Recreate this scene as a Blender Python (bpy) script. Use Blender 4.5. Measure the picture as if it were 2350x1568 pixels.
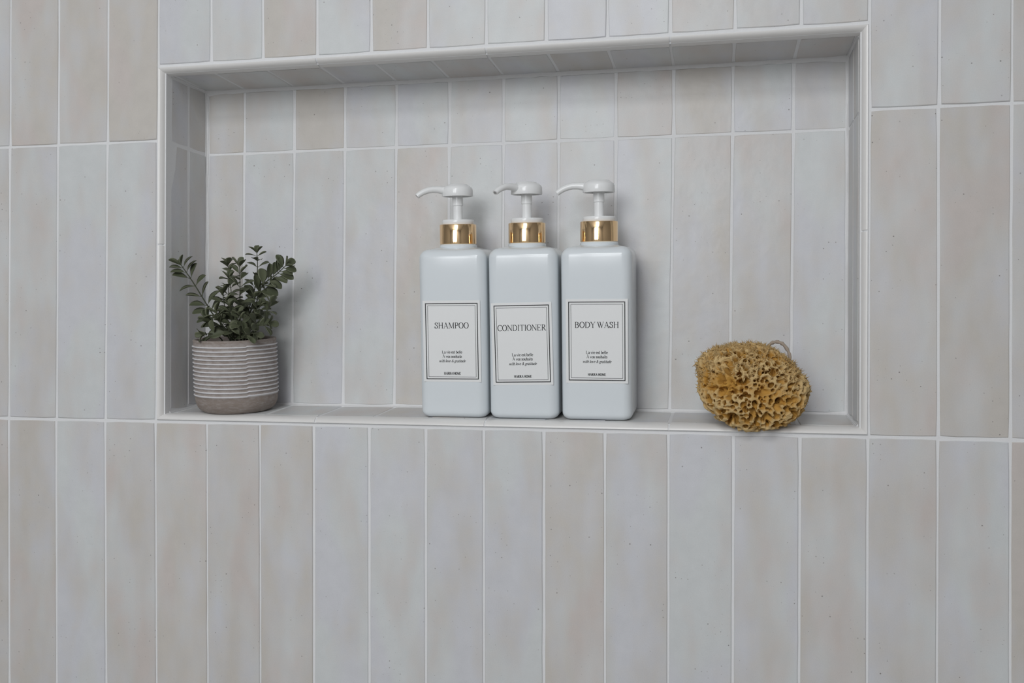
import bpy, bmesh, math, random
import numpy as np
from mathutils import Vector, Matrix, noise

random.seed(7)
rng = np.random.default_rng(7)
scene = bpy.context.scene
for o in list(bpy.data.objects):
    bpy.data.objects.remove(o)
C = scene.collection
PI = math.pi

# ------------------------------------------------------------------ camera
F_PX = 2242.863
cam_d = bpy.data.cameras.new('camera')
cam_d.sensor_width = 36.0
cam_d.lens = F_PX / 2350 * 36.0
cam_d.clip_start = 0.01
cam = bpy.data.objects.new('camera', cam_d)
C.objects.link(cam)
_ya, _pi, _ro = 0.20846, 0.00085, 0.00296
_fw = Vector((-math.sin(_ya), math.cos(_ya), 0)); _r = Vector((math.cos(_ya), math.sin(_ya), 0)); _u = Vector((0, 0, 1))
_fw2 = _fw * math.cos(_pi) + _u * math.sin(_pi); _u2 = _u * math.cos(_pi) - _fw * math.sin(_pi)
_r3 = _r * math.cos(_ro) + _u2 * math.sin(_ro); _u3 = _u2 * math.cos(_ro) - _r * math.sin(_ro)
_m = Matrix((_r3, _u3, -_fw2)).transposed().to_4x4()
_m.translation = Vector((0.83013, -1.01921, 0.1137))
cam.matrix_world = _m
scene.camera = cam

# ------------------------------------------------------------------ world, lights, exposure
w = bpy.data.worlds.new('world'); scene.world = w
w.use_nodes = True
w.node_tree.nodes['Background'].inputs[0].default_value = (0.80, 0.88, 1.0, 1)
w.node_tree.nodes['Background'].inputs[1].default_value = 1.0
scene.view_settings.view_transform = 'Standard'
scene.view_settings.look = 'None'
scene.view_settings.gamma = 1.0
scene.view_settings.use_curve_mapping = False
scene.view_settings.exposure = -0.12
scene.cycles.max_bounces = 4
scene.cycles.diffuse_bounces = 3
scene.cycles.glossy_bounces = 3
scene.cycles.transmission_bounces = 1
scene.cycles.adaptive_threshold = 0.015

def area_light(name, loc, target, sx, sy, power, col):
    d = bpy.data.lights.new(name, 'AREA'); d.shape = 'RECTANGLE'; d.size = sx; d.size_y = sy
    d.energy = power; d.color = col
    o = bpy.data.objects.new(name, d); C.objects.link(o); o.location = loc
    o.rotation_euler = (Vector(target) - Vector(loc)).to_track_quat('-Z', 'Z').to_euler()
    return o
ROOM_X0, ROOM_X1, ROOM_Y0, ROOM_Z0, ROOM_Z1 = -0.98, 1.82, -2.4, -0.953, 1.321
# daylight coming in through the window in the wall opposite the niche
WIN_X, WIN_Z, WIN_W, WIN_H = 0.28, 0.75, 0.96, 1.02
area_light('window_daylight', (WIN_X, ROOM_Y0 + 0.02, WIN_Z), (WIN_X, 0, WIN_Z), WIN_W, WIN_H, 22.5, (0.965, 0.985, 1.0))
# added ceiling fill, brightens the room that the gold collars reflect
area_light('added_ceiling_fill', (0.60, -1.90, ROOM_Z1 - 0.03), (0.60, -1.90, 0), 0.6, 0.6, 13.0, (0.975, 0.985, 1.0))

# ------------------------------------------------------------------ node material helpers
def new_mat(name):
    m = bpy.data.materials.new(name); m.use_nodes = True
    nt = m.node_tree
    return m, nt, nt.nodes['Principled BSDF']
def nd(nt, t, **kw):
    n = nt.nodes.new(t)
    for k, v in kw.items():
        if k.startswith('i_'):
            n.inputs[k[2:].replace('_', ' ')].default_value = v
        else:
            setattr(n, k, v)
    return n
def mathn(nt, op, a, b=None, c=None, clamp=False):
    n = nt.nodes.new('ShaderNodeMath'); n.operation = op; n.use_clamp = clamp
    for i, v in enumerate((a, b, c)):
        if v is None: continue
        if isinstance(v, (int, float)): n.inputs[i].default_value = v
        else: nt.links.new(v, n.inputs[i])
    return n.outputs[0]
def mixc(nt, fac, a, b, blend='MIX'):
    n = nt.nodes.new('ShaderNodeMix'); n.data_type = 'RGBA'; n.blend_type = blend
    if isinstance(fac, (int, float)): n.inputs[0].default_value = fac
    else: nt.links.new(fac, n.inputs[0])
    for i, v in ((6, a), (7, b)):
        if isinstance(v, tuple): n.inputs[i].default_value = v + ((1,) if len(v) == 3 else ())
        else: nt.links.new(v, n.inputs[i])
    return n.outputs[2]
def ramp(nt, v, lo, hi):
    n = nt.nodes.new('ShaderNodeMapRange'); n.inputs['From Min'].default_value = lo; n.inputs['From Max'].default_value = hi
    n.interpolation_type = 'SMOOTHSTEP'
    nt.links.new(v, n.inputs['Value']); return n.outputs[0]
def bump(nt, h, strength, dist, bsdf):
    b = nt.nodes.new('ShaderNodeBump'); b.inputs['Strength'].default_value = strength; b.inputs['Distance'].default_value = dist
    nt.links.new(h, b.inputs['Height']); nt.links.new(b.outputs[0], bsdf.inputs['Normal'])

def simple_mat(name, col, rough, metal=0.0, noise_amt=0.0, noise_scale=200.0, bump_d=0.0):
    m, nt, b = new_mat(name)
    b.inputs['Roughness'].default_value = rough; b.inputs['Metallic'].default_value = metal
    tc = nt.nodes.new('ShaderNodeTexCoord')
    n = nd(nt, 'ShaderNodeTexNoise', i_Scale=noise_scale, i_Detail=4.0)
    nt.links.new(tc.outputs['Object'], n.inputs['Vector'])
    dark = tuple(c * (1 - noise_amt) for c in col)
    nt.links.new(mixc(nt, n.outputs['Fac'], dark, tuple(min(1, c * (1 + noise_amt * .5)) for c in col)), b.inputs['Base Color'])
    if bump_d: bump(nt, n.outputs['Fac'], 0.6, bump_d, b)
    return m

def tile_material():
    # object colour: R warmth, G seed, B brightness
    m, nt, b = new_mat('glazed_tile')
    oi = nt.nodes.new('ShaderNodeObjectInfo'); tc = nt.nodes.new('ShaderNodeTexCoord')
    sp = nt.nodes.new('ShaderNodeSeparateColor'); nt.links.new(oi.outputs['Color'], sp.inputs[0])
    warm, seed, bri = sp.outputs[0], sp.outputs[1], sp.outputs[2]
    off = nt.nodes.new('ShaderNodeCombineXYZ')
    nt.links.new(mathn(nt, 'MULTIPLY', seed, 37.0), off.inputs[0]); nt.links.new(mathn(nt, 'MULTIPLY', seed, 91.0), off.inputs[1])
    va = nd(nt, 'ShaderNodeVectorMath', operation='ADD')
    nt.links.new(tc.outputs['Object'], va.inputs[0]); nt.links.new(off.outputs[0], va.inputs[1])
    P = va.outputs[0]
    def nz(scale, detail, vec, rough=.5):
        n = nd(nt, 'ShaderNodeTexNoise', noise_dimensions='2D', i_Scale=scale, i_Detail=detail, i_Roughness=rough)
        nt.links.new(vec, n.inputs['Vector']); return n.outputs['Fac']
    # soft cloudy colour drift, stretched along the tile
    mp = nd(nt, 'ShaderNodeVectorMath', operation='MULTIPLY'); mp.inputs[1].default_value = (1.0, 0.36, 1.0); nt.links.new(P, mp.inputs[0])
    n1 = nz(30.0, 2.0, mp.outputs[0], .45); n2 = nz(60.0, 2.0, P); n3 = nz(900.0, 1.0, P); n4 = nz(17.0, 0.0, mp.outputs[0]); n5 = nz(24.0, 0.0, P)
    drift = mathn(nt, 'MULTIPLY', mathn(nt, 'SUBTRACT', n1, 0.5), 1.65)
    drift = mathn(nt, 'ADD', drift, mathn(nt, 'MULTIPLY', mathn(nt, 'SUBTRACT', n2, 0.5), 0.5))
    wf = mathn(nt, 'ADD', warm, drift, clamp=True)
    cool = mixc(nt, ramp(nt, n4, 0.4, 0.6), (0.690, 0.697, 0.730), (0.70, 0.722, 0.725))
    wcol = mixc(nt, ramp(nt, n4, 0.48, 0.66), (0.630, 0.597, 0.555), (0.645, 0.592, 0.562))
    col = mixc(nt, wf, cool, wcol)
    br = mathn(nt, 'ADD', bri, mathn(nt, 'MULTIPLY', mathn(nt, 'SUBTRACT', n3, 0.5), 0.07))
    br = mathn(nt, 'ADD', br, mathn(nt, 'MULTIPLY', mathn(nt, 'SUBTRACT', n2, 0.5), 0.10))
    vs = nd(nt, 'ShaderNodeVectorMath', operation='SCALE'); nt.links.new(col, vs.inputs[0]); nt.links.new(br, vs.inputs['Scale'])
    # pin holes in the glaze
    vo = nd(nt, 'ShaderNodeTexVoronoi', voronoi_dimensions='2D', feature='F1', i_Scale=150.0, i_Randomness=1.0); nt.links.new(P, vo.inputs['Vector'])
    sc = nt.nodes.new('ShaderNodeSeparateColor'); nt.links.new(vo.outputs['Color'], sc.inputs[0])
    thr = mathn(nt, 'SUBTRACT', 0.99, mathn(nt, 'MULTIPLY', ramp(nt, n5, 0.42, 0.72), 0.24))
    rare = mathn(nt, 'GREATER_THAN', sc.outputs[0], thr)
    rad = mathn(nt, 'MULTIPLY_ADD', mathn(nt, 'POWER', sc.outputs[1], 2.5), 0.075, 0.035)
    hole = mathn(nt, 'MULTIPLY', mathn(nt, 'LESS_THAN', vo.outputs['Distance'], rad), rare)
    dark = mixc(nt, mathn(nt, 'MULTIPLY', hole, mathn(nt, 'MULTIPLY_ADD', sc.outputs[2], 0.45, 0.3)), vs.outputs[0], (0.16, 0.14, 0.13))
    nt.links.new(dark, b.inputs['Base Color'])
    b.inputs['Roughness'].default_value = 0.36
    b.inputs['Specular IOR Level'].default_value = 0.35
    bump(nt, n2, 0.4, 0.0010, b)
    return m

M_TILE = tile_material()
M_GROUT = simple_mat('grout', (0.86, 0.865, 0.875), 0.85, 0, 0.07, 900, 0.0003)
M_TRIM = simple_mat('trim_glaze', (0.85, 0.838, 0.82), 0.28, 0, 0.03, 60)
M_CAULK = simple_mat('caulk', (0.80, 0.80, 0.805), 0.6, 0, 0.06, 400, 0.0002)
M_PAINT = simple_mat('room_paint', (0.74, 0.74, 0.745), 0.8, 0, 0.02, 5)
M_DARKWALL = simple_mat('dark_paint', (0.30, 0.295, 0.29), 0.7, 0, 0.05, 5)  # unseen side walls, toned dark to cut light bounced onto the tiles
M_FLOOR = simple_mat('floor_stone', (0.45, 0.44, 0.43), 0.6, 0, 0.15, 8)
M_PLASTIC = simple_mat('white_plastic', (0.82, 0.872, 0.905), 0.15, 0, 0.0)
M_PUMP = simple_mat('pump_plastic', (0.95, 0.96, 0.96), 0.16, 0, 0.0)
M_GOLD = simple_mat('polished_gold', (1.0, 0.71, 0.41), 0.10, 1.0, 0.0)
M_LABEL = simple_mat('label_paper', (0.90, 0.91, 0.91), 0.45, 0, 0.0)
M_INK = simple_mat('black_ink', (0.012, 0.012, 0.014), 0.5, 0, 0.0)
M_SOIL = simple_mat('soil', (0.03, 0.025, 0.02), 0.95, 0, 0.5, 300, 0.002)
M_STEM = simple_mat('plant_stem', (0.055, 0.062, 0.035), 0.7, 0, 0.2, 200)
M_CORD = simple_mat('twine', (0.46, 0.38, 0.31), 0.9, 0, 0.3, 900, 0.0005)
M_SPOUT_SHADE = simple_mat('spout_shade', (0.40, 0.40, 0.40), 0.6)  # grey painted in for the shade inside the spout opening
M_FRAME = simple_mat('dark_frame', (0.05, 0.045, 0.04), 0.5, 0, 0.1, 20)

def leaf_material():
    m, nt, b = new_mat('dusty_leaf')
    tc = nt.nodes.new('ShaderNodeTexCoord'); oi = nt.nodes.new('ShaderNodeObjectInfo')
    sep = nt.nodes.new('ShaderNodeSeparateXYZ'); nt.links.new(tc.outputs['Object'], sep.inputs[0])
    n = nd(nt, 'ShaderNodeTexNoise', i_Scale=300.0, i_Detail=3.0); nt.links.new(tc.outputs['Object'], n.inputs['Vector'])
    base = mixc(nt, oi.outputs['Random'], (0.066, 0.075, 0.036), (0.108, 0.118, 0.064))
    base = mixc(nt, mathn(nt, 'MULTIPLY', n.outputs['Fac'], 0.55), base, (0.13, 0.155, 0.105))
    g = nt.nodes.new('ShaderNodeAttribute'); g.attribute_name = 'rim'
    base = mixc(nt, mathn(nt, 'MULTIPLY', g.outputs['Fac'], 0.65), base, (0.24, 0.25, 0.17))
    nt.links.new(base, b.inputs['Base Color'])
    b.inputs['Roughness'].default_value = 0.55
    b.inputs['Specular IOR Level'].default_value = 0.3
    return m
M_LEAF = leaf_material()

def pot_material():
    m, nt, b = new_mat('washed_clay')
    tc = nt.nodes.new('ShaderNodeTexCoord')
    at = nt.nodes.new('ShaderNodeAttribute'); at.attribute_name = 'paint'
    n = nd(nt, 'ShaderNodeTexNoise', i_Scale=120.0, i_Detail=5.0, i_Roughness=0.7)
    mp = nd(nt, 'ShaderNodeMapping'); mp.inputs['Scale'].default_value = (1, 1, 3.0)
    nt.links.new(tc.outputs['Object'], mp.inputs[0]); nt.links.new(mp.outputs[0], n.inputs['Vector'])
    n2 = nd(nt, 'ShaderNodeTexNoise', i_Scale=900.0, i_Detail=3.0); nt.links.new(tc.outputs['Object'], n2.inputs['Vector'])
    clay = mixc(nt, n.outputs['Fac'], (0.25, 0.205, 0.175), (0.35, 0.30, 0.27))
    f = mathn(nt, 'ADD', at.outputs['Fac'], mathn(nt, 'MULTIPLY', mathn(nt, 'SUBTRACT', n.outputs['Fac'], 0.5), 0.7), clamp=True)
    col = mixc(nt, f, clay, (0.78, 0.775, 0.80))
    nt.links.new(col, b.inputs['Base Color'])
    b.inputs['Roughness'].default_value = 0.85
    bump(nt, n2.outputs['Fac'], 0.5, 0.0005, b)
    return m
M_POT = pot_material()

def sponge_material():
    m, nt, b = new_mat('natural_sponge')
    tc = nt.nodes.new('ShaderNodeTexCoord')
    at = nt.nodes.new('ShaderNodeAttribute'); at.attribute_name = 'tip'
    n = nd(nt, 'ShaderNodeTexNoise', i_Scale=60.0, i_Detail=5.0, i_Roughness=0.6); nt.links.new(tc.outputs['Object'], n.inputs['Vector'])
    n2 = nd(nt, 'ShaderNodeTexNoise', i_Scale=1200.0, i_Detail=3.0); nt.links.new(tc.outputs['Object'], n2.inputs['Vector'])
    core = mixc(nt, ramp(nt, n.outputs['Fac'], 0.35, 0.65), (0.52, 0.265, 0.050), (0.57, 0.32, 0.08))
    col = mixc(nt, at.outputs['Fac'], core, (0.66, 0.475, 0.23))  # paler fibre tips; darker orange stands in for shade and translucence in pores
    nt.links.new(col, b.inputs['Base Color'])
    b.inputs['Roughness'].default_value = 0.9
    b.inputs['Specular IOR Level'].default_value = 0.15
    b.inputs['Subsurface Weight'].default_value = 0.0
    b.inputs['Subsurface Radius'].default_value = (0.003, 0.0015, 0.0005)
    b.inputs['Subsurface Scale'].default_value = 1.0
    bump(nt, n2.outputs['Fac'], 0.5, 0.0008, b)
    return m
M_SPONGE = sponge_material()

# ------------------------------------------------------------------ object helpers
def link(name, me, mat=None, parent=None, smooth=False):
    o = bpy.data.objects.new(name, me); C.objects.link(o)
    if mat and not me.materials: me.materials.append(mat)
    if smooth: me.polygons.foreach_set('use_smooth', [True] * len(me.polygons))
    if parent: o.parent = parent
    return o
def mesh(name, v, f):
    me = bpy.data.meshes.new(name); me.from_pydata([tuple(p) for p in v], [], f); me.update(); return me
def tag(o, label, cat, group=None):
    o['label'] = label; o['category'] = cat
    if group: o['group'] = group
    return o
def empty(name, loc, rot=(0, 0, 0)):
    o = bpy.data.objects.new(name, None); C.objects.link(o); o.location = loc; o.rotation_euler = rot
    o.empty_display_size = 0.02
    return o
def structure(o, label=None):
    o['kind'] = 'structure'
    if label: o['label'] = label
    return o
def box_mesh(name, x0, x1, y0, y1, z0, z1):
    v = [(x, y, z) for z in (z0, z1) for y in (y0, y1) for x in (x0, x1)]
    return mesh(name, v, [(0, 2, 3, 1), (4, 5, 7, 6), (0, 1, 5, 4), (2, 6, 7, 3), (0, 4, 6, 2), (1, 3, 7, 5)])
def smooth_by_angle(me, deg=35):
    bm = bmesh.new(); bm.from_mesh(me)
    for f in bm.faces: f.smooth = True
    for e in bm.edges:
        if len(e.link_faces) == 2 and e.calc_face_angle(0) > math.radians(deg): e.smooth = False
    bm.to_mesh(me); bm.free()
def loops_mesh(name, loops, cap0=True, cap1=True):
    n = len(loops[0]); v = []; f = []
    for L in loops: v += L
    for i in range(len(loops) - 1):
        for k in range(n):
            a, b2 = i * n + k, i * n + (k + 1) % n
            f.append((a, b2, b2 + n, a + n))
    if cap0: f.append(tuple(reversed(range(n))))
    if cap1: f.append(tuple(range((len(loops) - 1) * n, len(loops) * n)))
    return mesh(name, v, f)
def lathe(name, prof, n=48, cap0=True, cap1=True):
    loops = [[(r * math.cos(2 * PI * k / n), r * math.sin(2 * PI * k / n), z) for k in range(n)] for r, z in prof]
    return loops_mesh(name, loops, cap0, cap1)
def tube(name, pts, rad, n=10, squash=1.0, cap=True):
    pts = [Vector(p) for p in pts]; loops = []
    up = Vector((0, 0, 1)) if abs((pts[-1] - pts[0]).normalized().z) < 0.9 else Vector((0, 1, 0))
    for i, p in enumerate(pts):
        t = (pts[min(i + 1, len(pts) - 1)] - pts[max(i - 1, 0)]).normalized()
        s = t.cross(up).normalized(); q = s.cross(t).normalized()
        r = rad[i] if isinstance(rad, (list, tuple)) else rad
        loops.append([tuple(p + s * math.cos(2 * PI * k / n) * r + q * math.sin(2 * PI * k / n) * r * squash) for k in range(n)])
    return loops_mesh(name, loops, cap, cap)

# ================================================================== ROOM SHELL
T = 0.065
# niche reference planes (tile faces)
NX0F, NX0B, NX1 = 0.2043, 0.2085, 0.9667          # left face at the front / at the back, right face
NZT = 0.4230                                       # soffit
ND = 0.0876                                        # back face
SL = 0.08                                          # fall of the shelf towards the front
def shelf_z(y): return 0.0305 + (y - 0.012) * SL
Z_B, Z_1 = 0.0215, 0.3455                          # horizontal joints of the running tile rows
H_ROW = Z_1 - Z_B
HX0, HX1, HZ0, HZ1 = 0.1966, 0.9740, 0.0236, 0.4294   # outer edge of the niche trim

def build_wall():
    g = 0.0011                                      # grout sits a little behind the tile faces
    v = []; f = []
    def q(*p):
        i = len(v); v.extend(p); f.append(tuple(range(i, i + len(p))))
    x0, x1, z0, z1 = ROOM_X0, ROOM_X1, ROOM_Z0, ROOM_Z1
    a, b, c, d = HX0, HX1, HZ0, HZ1
    q((x0, g, z0), (x1, g, z0), (x1, g, c), (x0, g, c))
    q((x0, g, d), (x1, g, d), (x1, g, z1), (x0, g, z1))
    q((x0, g, c), (a, g, c), (a, g, d), (x0, g, d))
    q((b, g, c), (x1, g, c), (x1, g, d), (b, g, d))
    # niche lining
    g1, g = g, .0005
    F = [(NX0F - g, 0.004, shelf_z(.004) - g), (NX1 + g, 0.004, shelf_z(.004) - g), (NX1 + g, 0.004, NZT + g), (NX0F - g, 0.004, NZT + g)]
    B = [(NX0B - g, ND + g, shelf_z(ND) - g), (NX1 + g, ND + g, shelf_z(ND) - g), (NX1 + g, ND + g, NZT + g), (NX0B - g, ND + g, NZT + g)]
    g = g1; Hh = [(a, g, c), (b, g, c), (b, g, d), (a, g, d)]
    for i in range(4):
        j = (i + 1) % 4
        q(Hh[j], Hh[i], F[i], F[j]); q(F[j], F[i], B[i], B[j])
    q(*B)
    yb = 0.2
    q((x1, yb, z0), (x0, yb, z0), (x0, yb, z1), (x1, yb, z1))
    q((x0, g, z0), (x0, g, z1), (x0, yb, z1), (x0, yb, z0)); q((x1, g, z0), (x1, yb, z0), (x1, yb, z1), (x1, g, z1))
    q((x0, g, z0), (x0, yb, z0), (x1, yb, z0), (x1, g, z0)); q((x0, g, z1), (x1, g, z1), (x1, yb, z1), (x0, yb, z1))
    return structure(link('wall_back', mesh('wall_back', v, f), M_GROUT), 'shower wall of upright glazed tiles with a recessed niche')
wall = build_wall()

FRAMES = {   # (u, v) axes of each tiled face
    'front': (Vector((1, 0, 0)), Vector((0, 0, 1))),
    'left': (Vector((NX0B - NX0F, ND - 0.012, 0)).normalized(), Vector((0, 0, 1))),
    'right': (Vector((0, -1, 0)), Vector((0, 0, 1))),
    'floor': (Vector((1, 0, 0)), Vector((0, 1, SL)).normalized()),
    'soffit': (Vector((1, 0, 0)), Vector((0, -1, 0))),
}
def tile_geo(quad, nu, nv, seed, wob=0.00028, und=0.00012):
    """quad: 4 corners in face coordinates (u,v) around its own centre, ccw from lower left"""
    q = [Vector((a, b)) for a, b in quad]
    def bil(s, t): return (q[0] * (1 - s) + q[1] * s) * (1 - t) + (q[3] * (1 - s) + q[2] * s) * t
    cen = (q[0] + q[1] + q[2] + q[3]) / 4
    inset = 0.0007
    V = []; Fc = []
    G = {}
    for j in range(nv + 1):
        for i in range(nu + 1):
            p = bil(i / nu, j / nv)
            ei = -1 if i == 0 else (1 if i == nu else 0); ej = -1 if j == 0 else (1 if j == nv else 0)
            w1 = noise.noise((p.x * 60, p.y * 60, seed * 3.1)) * wob * 1.6; w2 = noise.noise((p.y * 60 + 9, p.x * 60, seed * 5.7)) * wob * 1.6
            if ei: p.x += w1
            if ej: p.y += w2
            if ei and ej: p.x -= ei * 0.0005; p.y -= ej * 0.0005
            p.x -= ei * inset; p.y -= ej * inset
            n = noise.noise((p.x * 22, p.y * 14, seed * 7.3)) * und
            G[i, j] = len(V); V.append((p.x, p.y, n))
    for j in range(nv):
        for i in range(nu):
            Fc.append((G[i, j], G[i + 1, j], G[i + 1, j + 1], G[i, j + 1]))
    ring = [(i, 0) for i in range(nu)] + [(nu, j) for j in range(nv)] + [(i, nv) for i in range(nu, 0, -1)] + [(0, j) for j in range(nv, 0, -1)]
    prev = [G[k] for k in ring]
    for ins, dep in ((inset, -0.0006), (inset, -0.004)):
        cur = []
        for (i, j) in ring:
            x, y, n = V[G[i, j]]
            ei = -1 if i == 0 else (1 if i == nu else 0); ej = -1 if j == 0 else (1 if j == nv else 0)
            cur.append(len(V)); V.append((x + ei * ins, y + ej * ins, n + dep))
        for k in range(len(ring)):
            k2 = (k + 1) % len(ring)
            Fc.append((prev[k], cur[k], cur[k2], prev[k2]))
        prev = cur
    return V, Fc
tile_no = [0]
def add_tile(face, origin, quad, warm, bright=1.0, gap=0.0026):
    """origin: world point of face coords (0,0); quad in face coords (joint centre lines); shrunk by half the joint"""
    tile_no[0] += 1; seed = tile_no[0]
    rnd = random.Random(seed)
    h = gap / 2
    e = [h + rnd.uniform(-.0003, .00035) for _ in range(4)]
    (a, b), (c, d), (e2, f2), (g2, h2) = quad
    quad = [(a + e[0], b + e[1]), (c - e[2], d + e[1]), (e2 - e[2], f2 - e[3]), (g2 + e[0], h2 - e[3])]
    cu = sum(p[0] for p in quad) / 4; cv = sum(p[1] for p in quad) / 4
    loc = [(p[0] - cu, p[1] - cv) for p in quad]
    wdt, hgt = abs(loc[1][0] - loc[0][0]), abs(loc[3][1] - loc[0][1])
    nu, nv = max(2, min(4, round(wdt / 0.016))), max(2, min(12, round(hgt / 0.028)))
    V, Fc = tile_geo(loc, nu, nv, seed)
    me = mesh('tile', V, Fc); smooth_by_angle(me, 22)
    o = link('tile', me, M_TILE, wall)
    u, v = FRAMES[face]; n = u.cross(v)
    m = Matrix((u, v, n)).transposed().to_4x4()
    # a hand-set tile stands a touch proud or shy of its neighbours
    m.translation = Vector(origin) + u * cu + v * cv + n * rnd.uniform(-.0002, .0003)
    tilt = Matrix.Rotation(rnd.uniform(-.004, .004), 4, 'Y') @ Matrix.Rotation(rnd.uniform(-.0015, .0015), 4, 'X')
    o.matrix_local = m @ tilt
    o.color = (max(0.0, min(1.0, warm + rnd.uniform(-.06, .06))), rnd.random(), bright * rnd.uniform(.985, 1.015), 1)
    return o

# joints measured along the wall, index 0..17
C_TOP = [-0.0001, 0.0661, 0.1305, 0.1962, 0.2614, 0.3257, 0.3907, 0.455, 0.5197, 0.585, 0.6499, 0.7149, 0.78, 0.8451, 0.9102, 0.9755, 1.0407, 1.1063]
C_BOT = [-0.0001, 0.0655, 0.1307, 0.1958, 0.2629, 0.3267, 0.3917, 0.4556, 0.5202, 0.5851, 0.6505, 0.7155, 0.7805, 0.8455, 0.9102, 0.9757, 1.0401, 1.1056]
B_TOP = {0: -0.0005, 1: 0.0645, 2: 0.1303, 3: 0.1952, 15: 0.9757, 16: 1.0395, 17: 1.1053}
B_BOT = {0: -0.0003, 1: 0.0645, 2: 0.129, 3: 0.1945, 15: 0.9752, 16: 1.0402, 17: 1.1048}
A_TOP = [-0.0011, 0.0634, 0.1282, 0.1937, 0.2589, 0.3242, 0.3893, 0.4542, 0.5192, 0.5839, 0.6493, 0.7138, 0.7795, 0.8449, 0.9098, 0.9748, 1.0395, 1.1052]
A_BOT = [0.0009, 0.0657, 0.1308, 0.1967, 0.261, 0.326, 0.3905, 0.4555, 0.5202, 0.5851, 0.6502, 0.7149, 0.7801, 0.8449, 0.9096, 0.9746, 1.0395, 1.1054]
def jx(tab, i):
    if isinstance(tab, dict): return tab.get(i, i * T)
    return tab[i] if 0 <= i < len(tab) else i * T
WARM_C = {-1: .35, 0: .8, 1: .8, 2: .95, 3: .05, 4: .25, 5: .85, 6: .08, 7: .85, 8: .08, 9: .25, 10: .08, 11: .1, 12: .5, 13: .35, 14: .5, 15: .25, 16: .35, 17: .6}
WARM_B = {-1: .65, 0: .42, 1: .05, 2: .12, 15: .7, 16: .85, 17: .5}
WARM_A = {-1: .8, 0: .62, 1: .12, 2: .6, 3: .85, 4: .62, 5: .7, 6: .12, 7: .18, 8: .22, 9: .08, 10: .75, 11: .32, 12: .1, 13: .3, 14: .62, 15: .52, 16: .3, 17: .95}
I0, I1 = -15, 28
wr = random.Random(3)
for i in range(I0, I1):
    wq = lambda d: d.get(i, wr.choice((.1, .2, .3, .5, .7, .85)))
    # lower row
    add_tile('front', (0, 0, 0), [(jx(A_BOT, i), Z_B - H_ROW), (jx(A_BOT, i + 1), Z_B - H_ROW), (jx(A_TOP, i + 1), Z_B - .0006), (jx(A_TOP, i), Z_B - .0006)], wq(WARM_A))
    # row beside the niche
    if i < 3 or i >= 15:
        xl, xr = (jx(B_TOP, i), jx(B_BOT, i)), (jx(B_TOP, i + 1), jx(B_BOT, i + 1))
        add_tile('front', (0, 0, 0), [(xl[1], Z_B), (xr[1], Z_B), (xr[0], Z_1), (xl[0], Z_1)], wq(WARM_B))
    # upper row, cut short above the niche
    zb = HZ1 + 0.0026 if 3 <= i < 15 else Z_1
    add_tile('front', (0, 0, 0), [(jx(C_BOT, i), zb), (jx(C_BOT, i + 1), zb), (jx(C_TOP, i + 1), Z_1 + H_ROW), (jx(C_TOP, i), Z_1 + H_ROW)], wq(WARM_C), 1.0)

# the rows far above and below the view, joined
def far_rows():
    V = []; Fc = []
    rows = [(Z_1 + H_ROW, Z_1 + 2 * H_ROW), (Z_1 + 2 * H_ROW, ROOM_Z1), (Z_B - 2 * H_ROW, Z_B - H_ROW), (ROOM_Z0, Z_B - 2 * H_ROW)]
    g = .0013
    for z0, z1 in rows:
        if z1 - z0 < .01: continue
        for i in range(I0, I1):
            x0, x1 = i * T + g, (i + 1) * T - g; a, b = z0 + g, z1 - g; k = len(V); e = .0006
            V += [(x0, .004, a), (x1, .004, a), (x1, .004, b), (x0, .004, b), (x0 + e, 0, a + e), (x1 - e, 0, a + e), (x1 - e, 0, b - e), (x0 + e, 0, b - e)]
            Fc += [(k + 4, k + 5, k + 6, k + 7), (k, k + 1, k + 5, k + 4), (k + 1, k + 2, k + 6, k + 5), (k + 2, k + 3, k + 7, k + 6), (k + 3, k, k + 4, k + 7)]
    o = link('tile_rows', mesh('tile_rows', V, Fc), M_TILE, wall); o['kind'] = 'stuff'; o.color = (.4, .3, 1, 1)
far_rows()

# niche back
BX_T = [NX0B, 0.2592, 0.3251, 0.39, 0.4549, 0.5202, 0.5853, 0.6501, 0.7158, 0.7802, 0.8449, 0.9092, NX1]
BX_B = [NX0B, 0.2580, 0.3233, 0.3885, 0.4533, 0.5190, 0.5843, 0.6492, 0.7140, 0.7766, 0.8425, 0.9072, NX1]
WT = [.7, .2, .95, .3, .1, .3, .25, .15, .55, .85, .2, .4]
WM = [.6, .05, .22, .2, .85, .12, .25, .25, .12, .45, .45, .1]
ZJ = 0.3449
for k in range(12):
    e0 = .0016 if k == 0 else 0; e1 = .0016 if k == 11 else 0
    add_tile('front', (0, ND, 0), [(BX_T[k] + e0, ZJ), (BX_T[k + 1] - e1, ZJ), (BX_T[k + 1] - e1, NZT - .0016), (BX_T[k] + e0, NZT - .0016)], WT[k])
    add_tile('front', (0, ND, 0), [(BX_B[k] + e0, shelf_z(ND) + .0014), (BX_B[k + 1] - e1, shelf_z(ND) + .0014), (BX_T[k + 1] - e1, ZJ), (BX_T[k] + e0, ZJ)], WM[k])
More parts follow.
